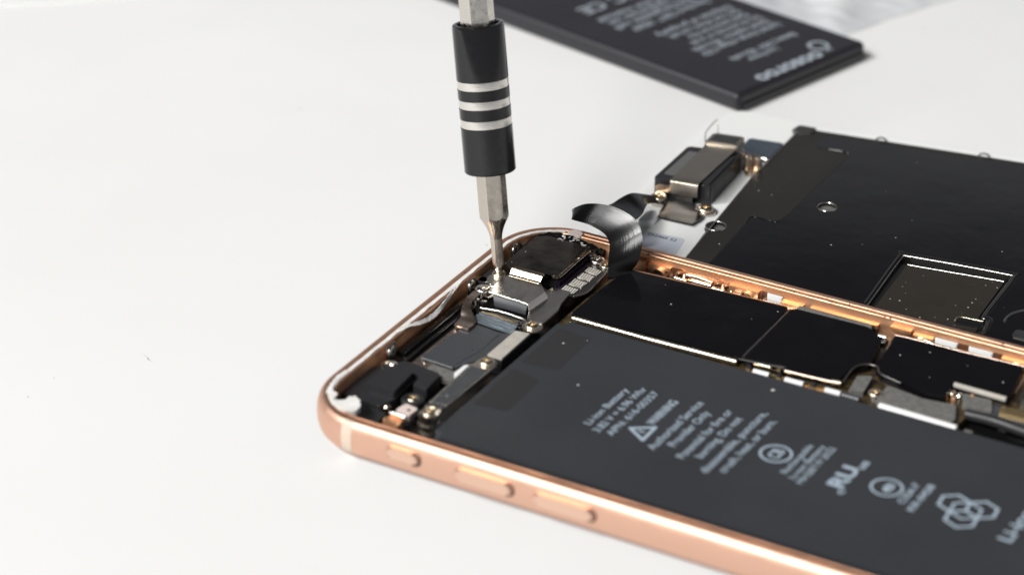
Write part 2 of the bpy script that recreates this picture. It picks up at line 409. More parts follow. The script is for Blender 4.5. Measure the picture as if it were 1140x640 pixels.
# the path runs corner, front side, corner, back side, corner, top side: take the top side and both its corners
order = [i for i in range(k) if (pth[i][0] < 7.2 and not (pth[i][1] < 30 and pth[i][0] > 4.0))]
order.sort(key=lambda i: (pth[i][1], pth[i][0]))
rows = []
for i in order:
    h = 5.97 + random.uniform(-.03, .05); wv = random.uniform(-.12, .10)
    o_, n_ = Vector(outer_w[i]), Vector(inner_w[i]); n_ = n_ + (n_ - o_) * wv
    m_ = (o_ + n_) / 2
    rows.append([bm.verts.new((o_.x, o_.y, 5.8)), bm.verts.new((o_.x, o_.y, h - .04)), bm.verts.new((m_.x, m_.y, h)), bm.verts.new((n_.x, n_.y, h - .05)), bm.verts.new((n_.x, n_.y, 5.8))])
for a, b in zip(rows, rows[1:]):
    for j in range(4): bm.faces.new((a[j], a[j + 1], b[j + 1], b[j]))
finish('adhesive_strip', bm, M['glue'], phone)
def ragged(name, pts, z0, z1):
    out = []
    for a, b in zip(pts, pts[1:] + pts[:1]):
        a, b = Vector(a), Vector(b); n = max(1, int((b - a).length / .35))
        for q in range(n): out.append(tuple(a.lerp(b, q / n) + Vector((random.uniform(-.11, .11), random.uniform(-.11, .11)))))
    bm = bmesh.new(); add_prism(bm, out, z0, z1)
    return finish(name, bm, M['glue'], phone)
ragged('adhesive_tongue', [(4.4, 4.2), (5.9, 3.1), (7.5, 3.0), (8.5, 3.5), (8.7, 4.6), (7.6, 6.3), (6.4, 7.0), (5.7, 6.4), (5.8, 5.5), (5.2, 4.9), (4.4, 4.8)], 5.2, 6.06)
ragged('adhesive_residue', [(2.3, 6.0), (3.3, 4.9), (4.2, 4.5), (4.3, 4.9), (4.1, 5.7), (3.9, 6.3), (2.9, 6.8), (2.3, 7.7), (1.9, 9.0), (1.7, 10.4), (1.9, 12.3), (1.25, 12.3), (1.2, 10.8), (1.3, 9.3), (1.7, 7.5)], 5.5, 6.03)
bm = bmesh.new()
add_sheet(bm, [(1.6, 43.0, 6.02), (2.0, 40.4, 6.0), (2.65, 37.6, 5.75), (2.75, 34.6, 5.4), (2.8, 32.0, 5.45), (2.5, 29.6, 5.75), (1.9, 27.4, 6.0), (1.6, 25.6, 6.02)],
          [(2.2, 43.0, 6.0), (2.5, 40.2, 5.7), (2.85, 37.2, 5.15), (3.3, 34.2, 4.95), (3.25, 32.1, 4.95), (3.0, 29.7, 5.35), (2.5, 27.6, 5.85), (2.2, 25.6, 6.0)], .12, n=7, cross=4)
for v in bm.verts: v.co += Vector((random.uniform(-.04, .04), random.uniform(-.06, .06), random.uniform(-.05, .05)))
finish('loose_adhesive', bm, M['glue'], phone)

# black plastic along the top wall
bar = prism('antenna_bar', [(3.0, 18.5), (6.4, 19.8), (6.4, 36.5), (5.6, 41.6), (3.0, 42.5)], 1.6, 3.5, 'gloss', phone, bev=.3)
prism('ridge', rect(3.0, 4.3, 23.5, 44), 3.4, 4.0, 'gloss', bar, bev=.25)
prism('ridge', rect(5.0, 5.6, 20.5, 36), 3.4, 3.95, 'gloss', bar, bev=.2)
prism('antenna_block', rect(2.95, 4.4, 46.0, 50.6, .4), 1.6, 5.0, 'plastic', phone, bev=.2)

# screws and tabs on the top wall
for y, z, w in ((22.0, 4.6, 1.0), (44.6, 4.7, 1.0), (57.8, 4.75, 1.05)):
    t = prism('wall_tab', rect(2.45, 2.85, y - 1.1, y + 1.2, .1), 3.4, 5.72, 'pinkplate', phone, bev=.05)
    screw(phone, 2.84, y, z, w, 'steel_edge', (1, 0, .15))
prism('wall_tab', rect(2.5, 4.6, 46.2, 47.6, .3), 4.2, 5.0, 'steel', phone, bev=.25)
prism('wall_tab', rect(2.5, 3.6, 59.3, 61.4, .3), 4.4, 5.3, 'steel', phone, bev=.2)

# black module in the near corner
mod = prism('corner_module', round_poly([(2.5, 9.3), (2.3, 17.5), (5.4, 19.8), (9.6, 18.5), (10.0, 12.0), (9.2, 8.9)], .5), 1.6, 4.2, 'plastic', phone, bev=.15)
prism('raised_block', round_poly([(5.3, 11.8), (5.1, 17.3), (9.3, 17.7), (9.8, 11.7)], .35), 4.1, 5.35, 'plastic', mod, bev=.22, seg=3)
prism('raised_block', round_poly([(5.5, 18.2), (5.7, 20.3), (7.0, 20.6), (12.4, 19.9), (12.9, 15.4), (10.6, 15.3), (10.3, 17.9)], .4), 2.0, 4.8, 'plastic', mod, bev=.22, seg=3)
bm = bmesh.new(); add_lathe(bm, [(1.7, 1.6), (1.7, 3.9), (1.55, 4.05), (1.0, 4.05), (1.0, 3.8)], 28, Matrix.Translation((11.9, 13.3, 0)))
finish('screw_boss', bm, M['plastic'], mod)
screw(mod, 11.9 - 0, 13.3, 3.85, .95, 'brass')
bm = bmesh.new(); add_lathe(bm, [(1.3, 3.0), (1.3, 4.5), (1.1, 4.62), (.7, 4.62), (.65, 4.3)], 24, Matrix.Translation((4.5, 18.9, 0)))
finish('bushing', bm, M['steel_edge'], mod)
prism('lower_block', rect(7.2, 10.6, 5.2, 8.7, .5), 1.6, 3.7, 'plastic', phone, bev=.25)
bm = bmesh.new(); add_lathe(bm, [(.62, 3.2), (.62, 4.1), (.45, 4.22)], 20, Matrix.Translation((8.6, 12.2, 0)))
finish('contact_pin', bm, M['brass'], mod)
bm = bmesh.new(); add_lathe(bm, [(.5, 3.2), (.5, 4.0), (.35, 4.15)], 20, Matrix.Translation((9.9, 9.7, 0)))
finish('contact_pin', bm, M['brass'], mod)

# pink contact tab and copper spring
tabp = prism('contact_tab', round_poly([(11.7, 9.0), (12.0, 11.1), (14.3, 10.9), (14.1, 8.5)], .3), 3.5, 4.35, 'pinkplastic', phone, bev=.15)
bm = bmesh.new(); add_lathe(bm, [(.28, 4.36), (.28, 4.40), (.2, 4.42)], 16, Matrix.Translation((13.4, 9.8, 0))); finish('rivet', bm, M['gunmetal'], tabp)
prism('copper_block', rect(10.9, 13.6, 6.5, 8.3, .5), 1.6, 3.75, 'copper', phone, bev=.5, seg=4)
tube('spring_highlight', [(11.3, 8.4, 4.05), (12.4, 8.35, 4.15), (13.9, 8.2, 4.1)], .33, 'steel_edge', phone, n=10)  # bright tube stands in for the highlight bar below the tab
prism('foil_strip', round_poly([(11.5, 4.3), (11.3, 5.3), (17.8, 5.5), (17.8, 4.5)], .2), 3.6, 3.8, 'steel_edge', phone, bev=.05)
# standoff with its screw
bm = bmesh.new(); add_lathe(bm, [(1.55, 1.6), (1.6, 2.4), (1.4, 2.5), (1.4, 2.9), (1.65, 3.0), (1.65, 3.6), (1.35, 3.75), (1.35, 4.3), (1.5, 4.4), (1.5, 4.9), (1.2, 5.0)], 32, Matrix.Translation((16.8, 9.6, 0)))
so = finish('standoff', bm, M['chrome'], phone); screw(so, 16.8, 9.6, 4.95, 1.0, 'brass'); 

# long narrow bracket
br = [(15.5, 10.5), (18.0, 10.9), (18.3, 24.6)] + [(16.85 + 1.55 * math.cos(R(a)), 25.3 + 1.55 * math.sin(R(a))) for a in range(0, 181, 15)] + [(15.3, 24.4)]
strip = prism('bracket_strip', br, 4.75, 5.15, 'steel', phone, bev=.1)
prism('tape', round_poly([(16.0, 12.3), (17.8, 12.5), (18.0, 23.4), (15.55, 23.4)], .2), 5.14, 5.2, 'slate', strip, bev=.02)
tube('lip', [(15.55, 12.0, 5.2), (15.15, 23.8, 5.2)], .12, 'steel_edge', strip)
tube('lip', [(18.05, 12.2, 5.2), (18.35, 23.8, 5.2)], .12, 'steel_edge', strip)
prism('end_lip', round_poly([(15.6, 10.4), (15.65, 11.5), (18.1, 11.8), (18.05, 10.7)], .3), 5.1, 5.5, 'steel_edge', strip, bev=.18)
screw(strip, 16.85, 25.3, 5.13, 1.15, 'brass')
prism('white_spacer', round_poly([(14.35, 20.2), (15.15, 20.2), (15.3, 23.4), (14.5, 23.4)], .35), 4.4, 5.25, 'white', phone, bev=.2)
pad = prism('pale_pad', [(15.5, 27.8), (17.9, 27.7), (17.8, 36.2), (15.5, 35.8)], 4.62, 4.95, 'cream', phone, bev=.1)
prism('pad_base', [(15.6, 28.0), (17.8, 27.9), (17.7, 36.0), (15.6, 35.6)], 2.0, 4.6, 'plastic', pad, bev=.05)

# copper-pink plate under the dark tape
cp = prism('backing_plate', round_poly([(6.5, 21.0), (6.6, 34.6), (8.2, 36.2), (14.9, 36.6), (15.0, 28.5), (14.2, 21.5)], .3), 1.6, 3.95, 'pinkplate', phone, bev=.06)
prism('dark_tape', round_poly([(7.1, 23.6), (7.8, 35.5), (9.0, 36.3), (15.1, 36.2), (15.3, 28.3), (13.2, 24.2), (12.9, 23.1)], .4), 3.95, 4.2, 'slate', cp, bev=.15)
tube('crease', [(12.3, 24.2, 4.19), (13.4, 29.5, 4.19), (13.3, 34.8, 4.19)], .16, 'slate', cp, n=8, flat=.6)
prism('mesh_plate', round_poly([(9.0, 20.8), (9.4, 22.9), (13.2, 22.6), (14.3, 23.9), (14.3, 20.2), (12.6, 20.0)], .2), 3.2, 4.0, 'foam', phone, bev=.05)
tube('hem', [(7.3, 23.3, 4.15), (9.2, 23.2, 4.2), (12.7, 22.95, 4.2)], .28, 'slate', cp, n=10)
bm = bmesh.new(); add_lathe(bm, [(.42, 4.0), (.42, 4.1), (.3, 4.14), (.22, 4.0)], 18, Matrix.Translation((8.0, 22.9, 0))); finish('eyelet', bm, M['steel_edge'], cp)
# bent arm of the copper-pink bracket
arm = bmesh.new(); add_sheet(arm, [(6.6, 33.3, 4.55), (6.4, 35.6, 4.6), (5.9, 36.6, 5.3), (5.3, 38.6, 5.7), (5.0, 41.6, 5.7)], [(9.1, 33.1, 4.55), (8.9, 35.7, 4.6), (6.9, 37.6, 5.3), (6.4, 39.2, 5.7), (6.3, 41.6, 5.7)], .3, n=5, cross=4)
finish('bent_arm', arm, M['pinkplate'], phone)

# ribbon connector beside the cover plate
con = prism('connector', round_poly([(7.4, 36.6), (7.4, 40.6), (14.2, 40.8), (16.0, 38.6), (16.0, 36.6), (13.6, 35.2), (8.2, 35.7)], .4), 2.4, 4.25, 'gloss', phone, bev=.15)
for q, (y, z, r_) in enumerate(((35.9, 4.35, .28), (36.5, 4.5, .26), (37.1, 4.6, .26), (37.7, 4.68, .26))):
    tube('ribbon_fold', catmull([(7.8 + q * .1, y + .5, z - .1), (10.5, y + .2, z), (13.2, y - .05, z), (15.2 - q * .1, y - .1, z - .05)], 5), r_, 'bluesteel', con, n=10, flat=.7)
prism('contact_row', [(8.2, 38.25), (8.2, 38.75), (14.6, 38.35), (14.6, 37.85)], 4.2, 4.75, 'goldpin', con, bev=.08)
tube('edge_wire', catmull([(7.6, 39.3, 4.8), (11, 39.5, 5.0), (14.8, 39.2, 5.0), (15.7, 38.6, 4.9), (15.9, 37.6, 4.6)], 6), .14, 'steel_edge', con)

# stainless cover plate that the screwdriver works on
cover = prism('cover_plate', round_poly([(7.2, 42.3), (6.7, 47.2), (7.4, 48.3), (12.7, 48.3), (14.45, 46.5), (14.0, 42.0)], .35), 5.72, 6.02, 'steel', phone, bev=.1)
lowp = round_poly([(14.4, 41.9), (14.8, 46.4), (13.4, 48.4), (14.2, 50.0), (17.0, 50.0), (17.4, 46.2), (18.0, 44.2), (18.0, 39.4), (15.4, 39.4)], .35)
prism('lower_step', lowp, 4.72, 5.0, 'steel', cover, bev=.1)
bm = bmesh.new(); add_sheet(bm, [(13.85, 42.1, 5.95), (14.1, 41.95, 5.6), (14.5, 41.95, 5.02)], [(14.3, 46.4, 5.95), (14.55, 46.4, 5.6), (14.9, 46.35, 5.02)], .22, n=4, cross=4); finish('slope', bm, M['steel'], cover)
bm = bmesh.new(); add_sheet(bm, [(12.6, 48.2, 5.95), (13.0, 48.3, 5.6), (13.5, 48.5, 5.02)], [(14.3, 46.45, 5.95), (14.55, 46.5, 5.6), (14.9, 46.5, 5.02)], .22, n=4, cross=4); finish('slope', bm, M['steel'], cover)
bm = bmesh.new(); add_sheet(bm, [(7.3, 48.1, 5.95), (7.3, 48.55, 6.05), (7.3, 48.9, 6.4), (7.3, 49.3, 6.75), (7.3, 49.8, 6.8)], [(12.5, 48.1, 5.95), (12.5, 48.55, 6.05), (12.5, 48.9, 6.4), (12.5, 49.3, 6.75), (12.5, 49.8, 6.8)], .24, n=4, cross=6); finish('upstand', bm, M['brass'], cover)
tube('front_lip', catmull([(7.25, 42.35, 5.92), (10.5, 42.2, 5.92), (13.8, 42.0, 5.92), (14.25, 41.9, 5.6), (14.5, 41.7, 5.0)], 6), .13, 'steel_edge', cover)
prism('under_block', [(8.0, 42.8), (8.0, 47.8), (13.4, 47.8), (13.6, 42.8)], 2.0, 5.7, 'plastic', phone, bev=.05)
bm = bmesh.new(); add_sheet(bm, [(7.9, 42.5, 5.7), (8.4, 41.9, 4.9), (8.6, 41.7, 4.3)], [(13.9, 42.2, 5.7), (14.0, 41.7, 4.9), (14.0, 41.6, 4.3)], .15, n=4, cross=4); finish('opening_shade', bm, M['slate'], cover)  # dark sheet painted in for the shaded opening under the plate
ear = prism('ear', circle(17.05, 38.2, 1.55, 28), 4.55, 4.85, 'steel', cover, bev=.08); screw(cover, 17.05, 38.1, 4.83, 1.15, 'brass')
prism('ear', round_poly([(4.0, 47.1), (4.0, 49.9), (6.6, 49.9), (7.6, 48.2), (7.4, 46.4), (5.2, 45.6)], .5), 4.95, 5.2, 'steel', cover, bev=.08)
prism('ear', round_poly([(4.3, 42.4), (4.3, 45.1), (7.2, 46.2), (7.6, 42.5)], .5), 4.75, 5.0, 'steel', cover, bev=.08)
screw(cover, 5.5, 43.7, 5.1, 1.25, 'steel_edge')
bm = bmesh.new(); add_lathe(bm, [(.7, 3), (.7, 5.15)], 20, Matrix.Translation((5.5, 43.7, 0))); finish('shank', bm, M['steel_edge'], cover)
screw(cover, 5.2, 48.9, 5.18, 1.15, 'brass')
for x in (5.7, 6.9):
    bm = bmesh.new(); add_lathe(bm, [(.42, 2.5), (.42, 4.3), (.5, 4.35), (.5, 4.7), (.3, 4.8)], 16, Matrix.Translation((x, 41.4, 0)))
    finish('post', bm, M['steel_edge'], phone)

# rear camera under its dark shield
cam_o = round_poly([(4.9, 50.9), (4.8, 60.8), (6.2, 61.9), (13.7, 62.0), (13.9, 51.6), (13.3, 51.0), (6.2, 50.3)], .4)
camb = prism('rear_camera', round_poly([(5.2, 51.3), (5.2, 60.5), (6.4, 61.6), (13.4, 61.6), (13.5, 51.9), (6.4, 50.8)], .3), 1.6, 5.75, 'plastic', phone, bev=.1)
prism('shield_lid', cam_o, 5.7, 6.25, 'darkchrome', camb, bev=.13, seg=3)
tube('front_roll', [(6.4, 50.2, 5.35), (12.3, 50.2, 5.35)], .42, 'gloss', camb, n=14)
tube('lid_edge', [(13.98, 51.7, 5.72), (13.8, 61.9, 5.72)], .1, 'brass', camb)
prism('side_film', rect(13.55, 13.9, 52, 61.5), 3.0, 5.0, 'purple', camb, bev=.02)
bm = bmesh.new()
for i in range(22):
    a = random.uniform(0, 6.28); x = random.uniform(8.2, 12.6); y = random.uniform(61.6, 63.2); l = random.uniform(.2, .7)
    add_tube(bm, [(x, y, 6.3), (x + l * math.cos(a), y + l * .4 * math.sin(a), 6.36), (x + l * 1.5 * math.cos(a + .4), y + l * .8 * math.sin(a + .4), 6.3)], .06, 5)
finish('glue_residue', bm, M['glue'], camb)
tube('black_gasket', catmull([(4.6, 61.9, 5.5), (6.2, 63.3, 5.7), (9.0, 63.9, 5.6), (12.4, 63.8, 5.3), (15.0, 63.6, 4.9)], 6), lambda t: .5 + .12 * math.sin(40 * t) + .08 * math.sin(73 * t), 'gloss', phone, n=8)

# gunmetal plate with the four mesh patches
gp = prism('mesh_bracket', round_poly([(14.2, 50.2), (14.3, 62.8), (16.6, 62.6), (17.9, 60.0), (18.5, 52.0), (17.5, 50.0)], .4), 4.05, 4.3, 'gunmetal', phone, bev=.06)
tube('edge', catmull([(17.4, 50.1, 4.3), (18.5, 52.2, 4.3), (18.3, 56.0, 4.3), (17.9, 60.0, 4.3), (16.8, 62.3, 4.3)], 6), .13, 'steel_edge', gp)
for y0, y1, dx in ((50.2, 52.4, 0), (52.95, 54.9, .15), (55.45, 57.2, .25), (57.7, 59.3, .3)):
    prism('mesh_patch', [(14.75 + dx, y0), (17.0 + dx, y0 - .2), (17.05 + dx, y1 - .3), (14.75 + dx, y1)], 4.3, 4.42, 'mesh', gp, bev=.03)
prism('purple_edge', rect(14.2, 14.5, 51, 60), 4.3, 4.4, 'purple', gp, bev=.02)
screw(gp, 15.2, 61.4, 4.4, 1.15, 'steel_edge', None, .5); screw(gp, 17.0, 60.7, 4.3, .8, 'brass'); screw(gp, 13.2, 62.8, 4.5, 1.1, 'brass')
prism('side_bracket', round_poly([(7.4, 63.6), (7.4, 65.0), (11.0, 65.0), (11.0, 63.9)], .3), 3.2, 5.4, 'copper', phone, bev=.2)
prism('pale_plug', rect(8.2, 10.6, 64.2, 65.9, .6), 5.3, 6.2, 'pinkplastic', phone, bev=.3)

# logic board and its taped shields
prism('logic_board', [(18.6, 43.2), (18.6, 63.2), (100, 64.0), (100, 49.7), (80.8, 49.5), (80.2, 43.0)], 1.6, 3.5, 'pcb', phone, bev=.05)
def shield(pts, name='board_shield', edge=None):
    o = prism(name, round_poly(pts, .5), 3.4, 4.8, 'shield', phone, bev=.12)
    return o
s1 = shield([(20.0, 44.5), (20.2, 53.0), (20.8, 60.8), (41.5, 61.9), (47.0, 62.1), (47.35, 46.8), (47.0, 45.1)])
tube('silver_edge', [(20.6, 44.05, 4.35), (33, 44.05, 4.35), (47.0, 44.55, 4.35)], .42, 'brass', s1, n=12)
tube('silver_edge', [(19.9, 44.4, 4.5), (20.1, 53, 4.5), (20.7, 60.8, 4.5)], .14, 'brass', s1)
prism('back_trim', [(20.8, 61.0), (20.8, 61.35), (46.6, 62.5), (46.8, 62.2)], 4.3, 4.75, 'copper', s1, bev=.05)
s2 = shield([(47.62, 62.3), (59.8, 62.6), (62.2, 60.6), (63.0, 59.4), (64.1, 52.9), (62.3, 51.4), (61.9, 46.3), (54.0, 45.55), (47.62, 45.3)])
prism('foam_edge', [(48.2, 62.4), (48.2, 63.3), (60.0, 63.4), (60.0, 62.7)], 4.2, 4.95, 'foam', s2, bev=.12)
tube('seam_fold', [(47.48, 45.6, 4.74), (47.49, 52.0, 4.74), (47.45, 61.8, 4.74)], .2, 'gunmetal', s2, flat=.6)  # raised fold along the joint of the two shields
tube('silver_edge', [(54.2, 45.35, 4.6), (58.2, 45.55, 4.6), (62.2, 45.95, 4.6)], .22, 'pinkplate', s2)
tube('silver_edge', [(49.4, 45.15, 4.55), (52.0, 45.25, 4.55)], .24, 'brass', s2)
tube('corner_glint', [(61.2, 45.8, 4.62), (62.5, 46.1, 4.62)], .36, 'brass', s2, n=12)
tube('black_lip', catmull([(47.2, 44.9, 4.7), (51, 45.35, 4.72), (54.0, 45.9, 4.75)], 5), .22, 'shield', s2)
tube('rim_edge', catmull([(62.6, 46.6, 4.6), (62.5, 50.8, 4.75), (63.6, 52.4, 4.8), (65.2, 52.6, 4.8), (66.5, 51.0, 4.8), (70.0, 50.0, 4.8)], 6), .14, 'gunmetal', s2)
s3 = shield([(63.8, 62.2), (83.4, 62.9), (84.6, 54.0), (76.6, 53.9), (76.7, 49.7), (74.2, 49.3), (66.4, 51.2), (64.8, 53.0), (64.4, 59.4)])
tube('copper_edge', catmull([(64.4, 58.0, 4.75), (63.9, 61.6, 4.75), (64.6, 62.5, 4.75), (74, 62.75, 4.75), (83.4, 63.1, 4.75), (84.2, 62.0, 4.75), (84.8, 56.0, 4.6)], 8), .11, 'pinkplate', s3)
tube('pale_edge', [(76.6, 53.6, 4.65), (84.4, 53.45, 4.65)], .42, 'cream', s3, n=12)
prism('board_shield', rect(85.6, 100, 55, 63.2, .5), 3.4, 4.6, 'gunmetal', phone, bev=.12)

# parts along the front of the board
for a, b, y in ((50.0, 52.4, 43.95), (54.9, 57.7, 44.05), (61.0, 63.3, 44.25)):
    tube('capacitor', [(a, y, 4.0), (b, y + .05, 4.0)], .42, 'white', phone, n=12)
prism('board_strip', [(48.4, 43.6), (48.4, 44.9), (63.6, 45.3), (63.6, 44.0)], 3.2, 3.75, 'goldpin', phone, bev=.05)
for x in (48.9, 53.6, 58.9):
    prism('resistor', rect(x - .35, x + .35, 44.4, 45.1), 3.6, 4.2, 'plastic', phone, bev=.08)
tube('grey_bar', [(63.8, 43.75, 4.25), (66.5, 43.65, 4.25)], .55, 'slate', phone, n=14)
prism('foam_pad', round_poly([(63.5, 49.7), (65.5, 50.6), (66.1, 45.9), (64.1, 45.3)], .25), 3.4, 4.35, 'foam', phone, bev=.1)
bm = bmesh.new(); add_lathe(bm, [(.95, 1.6), (.95, 3.4), (.8, 3.5), (.8, 4.0), (1.0, 4.05)], 24, Matrix.Translation((67.6, 46.6, 0)))
sd = finish('standoff', bm, M['steel_edge'], phone); screw(sd, 67.6, 46.6, 4.05, 1.05, 'brass')
prism('grey_cover', round_poly([(68.3, 44.8), (68.2, 49.6), (74.0, 48.7), (78.6, 49.4), (80.0, 45.6), (79.6, 44.4)], .3), 3.2, 4.15, 'foam', phone, bev=.1)
tube('white_rod', [(69.6, 43.35, 4.35), (81.2, 43.05, 4.35)], .58, 'white', phone, n=16)
prism('grey_cover', round_poly([(78.2, 53.0), (82.4, 53.2), (83.6, 50.2), (79.4, 49.7)], .3), 3.2, 4.1, 'foam', phone, bev=.1)
for x, y, r_, m_ in ((76.9, 52.3, .6, 'brass'), (78.0, 52.2, .55, 'steel_edge'), (77.6, 51.0, .4, 'copper'), (76.4, 50.9, .35, 'copper'), (79.6, 53.0, .3, 'copper')):
    bm = bmesh.new(); add_lathe(bm, [(r_, 3.2), (r_, 4.1), (r_ * .7, 4.3)], 18, Matrix.Translation((x, y, 0))); finish('solder_post', bm, M[m_], phone)
gc = prism('gold_connector', rect(84.4, 94, 50.6, 52.3, .2), 3.4, 4.25, 'goldpin', phone, bev=.12)
prism('connector_base', rect(82.6, 95, 49.4, 53.0, .2), 3.0, 3.8, 'slate', phone, bev=.1)
for x, y in ((83.4, 49.9), (86.5, 53.0), (85.8, 49.0), (82.4, 44.6), (84.6, 43.7), (86.8, 43.0)):
    prism('resistor', rect(x - .6, x + .6, y - .3, y + .3, .1), 2.2, 3.6, 'foam', phone, bev=.08)
prism('dark_well', rect(81, 100, 42.6, 49.2, .3), 1.6, 2.4, 'gloss', phone, bev=.1)
tube('well_cable', catmull([(80.5, 48.6, 3.6), (85, 48.3, 3.9), (92, 47.6, 3.8), (100, 47.4, 3.6)], 5), .8, 'plastic', phone, n=12)

# battery with its print
bat = prism('battery', rect(19.7, 117, 5.1, 42.3, 1.4), 1.6, 4.8, 'battery', phone, bev=1.25, seg=6)
bat['label'] = 'flat black battery printed with pale warning text'
prism('adhesive_patch', round_poly([(20.6, 15.0), (20.7, 26.3), (25.6, 25.3), (25.8, 15.6)], .5), 4.8, 4.815, 'battery_patch', bat, bev=0)
prism('adhesive_patch', round_poly([(20.6, 28.4), (20.7, 39.9), (26.2, 39.4), (26.4, 29.0)], .5), 4.8, 4.815, 'battery_patch', bat, bev=0)
tube('battery_edge_highlight', [(20.9, 42.45, 4.55), (70, 42.45, 4.55), (116, 42.45, 4.55)], .12, 'steel_edge', bat)  # steel tube stands in for the highlight on the battery's rear edge
zt = 4.8
bm = bmesh.new()
T = lambda s, x, y, l, h=1.28, b=False: add_text(bm, s, (x, y), (.03, 1), l, h, zt, bold=b)
T('Li-ion Battery', 37.4, 18.3, 11.0, 1.15); T('3.82 V \u2a75 6.96 Whr'.replace('\u2a75', '='), 39.4, 17.2, 13.6, 1.15); T('APN: 616-00357', 41.4, 17.3, 13.3, 1.15)
T('WARNING', 45.0, 22.6, 7.2, 1.3, True)
add_stroke(bm, [(42.6, 20.3), (45.5, 22.2), (45.5, 18.4)], .5, zt + .012, True)
add_stroke(bm, [(44.0, 20.3), (44.7, 20.3)], .35, zt + .016)
T('Authorized Service', 48.0, 16.9, 14.4); T('Provider Only', 50.1, 19.0, 10.4)
T('Potential for fire or', 52.5, 16.9, 14.4); T('burning. Do not', 54.6, 18.2, 12.0); T('disassemble, puncture,', 56.8, 15.2, 18.0); T('crush, heat, or burn.', 58.9, 16.5, 15.4)
add_ring(bm, 62.7, 24.3, 1.95, 2.3, zt + .012); T('CB', 63.5, 23.1, 2.4, 1.7, True)
T('Rechargeable', 66.1, 20.4, 8.2, 1.0); T('Li-ion Battery', 67.6, 19.7, 9.6, 1.0); T('MH28719 2022', 69.0, 19.1, 10.4, 1.0)
T('RU', 74.0, 20.7, 5.6, 2.3, .035); T('us', 74.6, 26.4, 2.2, 1.3, True); T('c', 74.6, 19.4, 1.1, 1.2, True)
add_ring(bm, 79.0, 24.0, 1.9, 2.25, zt + .012); T('e', 79.8, 22.9, 2.2, 1.8, True)
T('C32A-7', 82.5, 21.4, 5.4, 1.0, True); T('KR-0428', 84.3, 20.3, 7.2, 1.0, True)
cx, cy = 90.2, 23.9
for kq, a in enumerate((35, 155, 275)):          # three linked cells, each an outlined loop with an arrow head
    ox, oy = cx + 2.15 * math.cos(R(a)), cy + 2.15 * math.sin(R(a))
    loop = [(ox + 2.15 * math.cos(R(a + t)), oy + 2.15 * math.sin(R(a + t))) for t in (0, 60, 120, 180, 240, 300)]
    add_stroke(bm, loop, .42, zt + .012 + kq * .012, True)
    add_stroke(bm, [loop[2], (ox, oy), loop[4]], .36, zt + .05 + kq * .012)
T('Li-ion', 98.0, 19.8, 8.2, 1.9, True)
finish('printed_text', bm, M['ink'], bat)
bm = bmesh.new(); add_lathe(bm, [(.32, 4.79), (.30, 4.86), (.12, 4.92)], 14, Matrix.Translation((55.2, 39.3, 0)))
add_lathe(bm, [(.2, 4.79), (.16, 4.84)], 12, Matrix.Translation((23.3, 36.2, 0))); add_lathe(bm, [(.11, 4.79), (.09, 4.83)], 10, Matrix.Translation((25.9, 38.6, 0)))
finish('paint_dots', bm, M['cream'], bat)

# inner face of the far long side: ledges, springs and pads
L0 = 64.7
for a, b, z0, z1, d in ((18.5, 22.3, 3.2, 5.2, 1.2), (22.5, 26.4, 4.3, 4.9, .7), (36.4, 41.2, 3.4, 4.9, .9), (45.0, 48.4, 3.6, 4.5, 1.2), (49.6, 60.4, 3.9, 4.6, .8), (62.4, 65.6, 4.6, 5.1, .9), (66.0, 69.0, 3.8, 4.7, .8), (79.6, 96, 3.7, 4.7, .9)):
    prism('wall_ledge', rect(a, b, L0 - d, L0 + .1, .12), z0, z1, 'copper', frame, bev=.12)
for a, b in ((26.5, 28.3), (41.4, 44.9), (69.0, 79.5)):
    prism('wall_pocket_shade', rect(a, b, L0 - .1, L0 + .02, .05), 3.0, 4.9, 'pocket_shade', frame, bev=.02)  # flat dark plates imitate shaded recesses in the wall
for cxx in (24.6, 39.4):
    bm = bmesh.new(); a = [(cxx - 1.2, 63.2, 3.7), (cxx - .8, 63.2, 4.3), (cxx, 63.2, 4.6), (cxx + .8, 63.2, 4.3), (cxx + 1.3, 63.2, 3.6)]
    add_sheet(bm, a, [(x, y + 1.1, z) for x, y, z in a], .15, n=6, cross=3); finish('contact_spring', bm, M['brass'], phone)
prism('dark_base', rect(22.6, 48.6, 62.7, 64.6, .2), 2.6, 3.45, 'plastic', phone, bev=.05)  # dark base added to blacken the gap below the side connector
cl = prism('side_connector', rect(28.8, 33.8, 63.0, 64.5, .2), 3.0, 3.7, 'gunmetal', phone, bev=.1)
tube('bar', [(29.0, 64.3, 4.4), (31, 64.35, 4.5), (33.4, 64.2, 4.3)], .22, 'steel_edge', cl)
tube('bar', [(30.2, 63.5, 4.1), (33.6, 63.4, 4.1)], .36, 'steel_edge', cl)
tube('bar', [(27.6, 63.2, 4.0), (29.6, 63.2, 4.0)], .33, 'brass', cl)
tube('bar', [(34.0, 63.1, 4.0), (36.0, 63.1, 4.0)], .33, 'steel_edge', cl)
prism('yellow_speck', rect(29.7, 30.2, 63.0, 63.5), 3.7, 4.3, 'goldpin', cl, bev=.05)
for x in (27.9, 34.4, 35.8):
    tube('copper_fold', catmull([(x - .7, 64.6, 3.8), (x, 64.0, 4.6), (x + .6, 64.5, 4.4), (x + 1.0, 63.9, 3.7)], 5), .3, 'copper', phone, n=8)
rs = prism('side_flex', [(37.2, 62.5), (37.2, 63.6), (48.2, 64.0), (48.2, 62.9)], 3.4, 4.0, 'steel', phone, bev=.1)
for a, b, y in ((42.4, 44.9, 65.0), (69.2, 72.7, 65.0), (74.4, 78.1, 65.05)):
    prism('contact_pad', rect(a, b, y - .75, y - .05, .3), 4.05, 4.85, 'bezel', phone, bev=.25, seg=3)
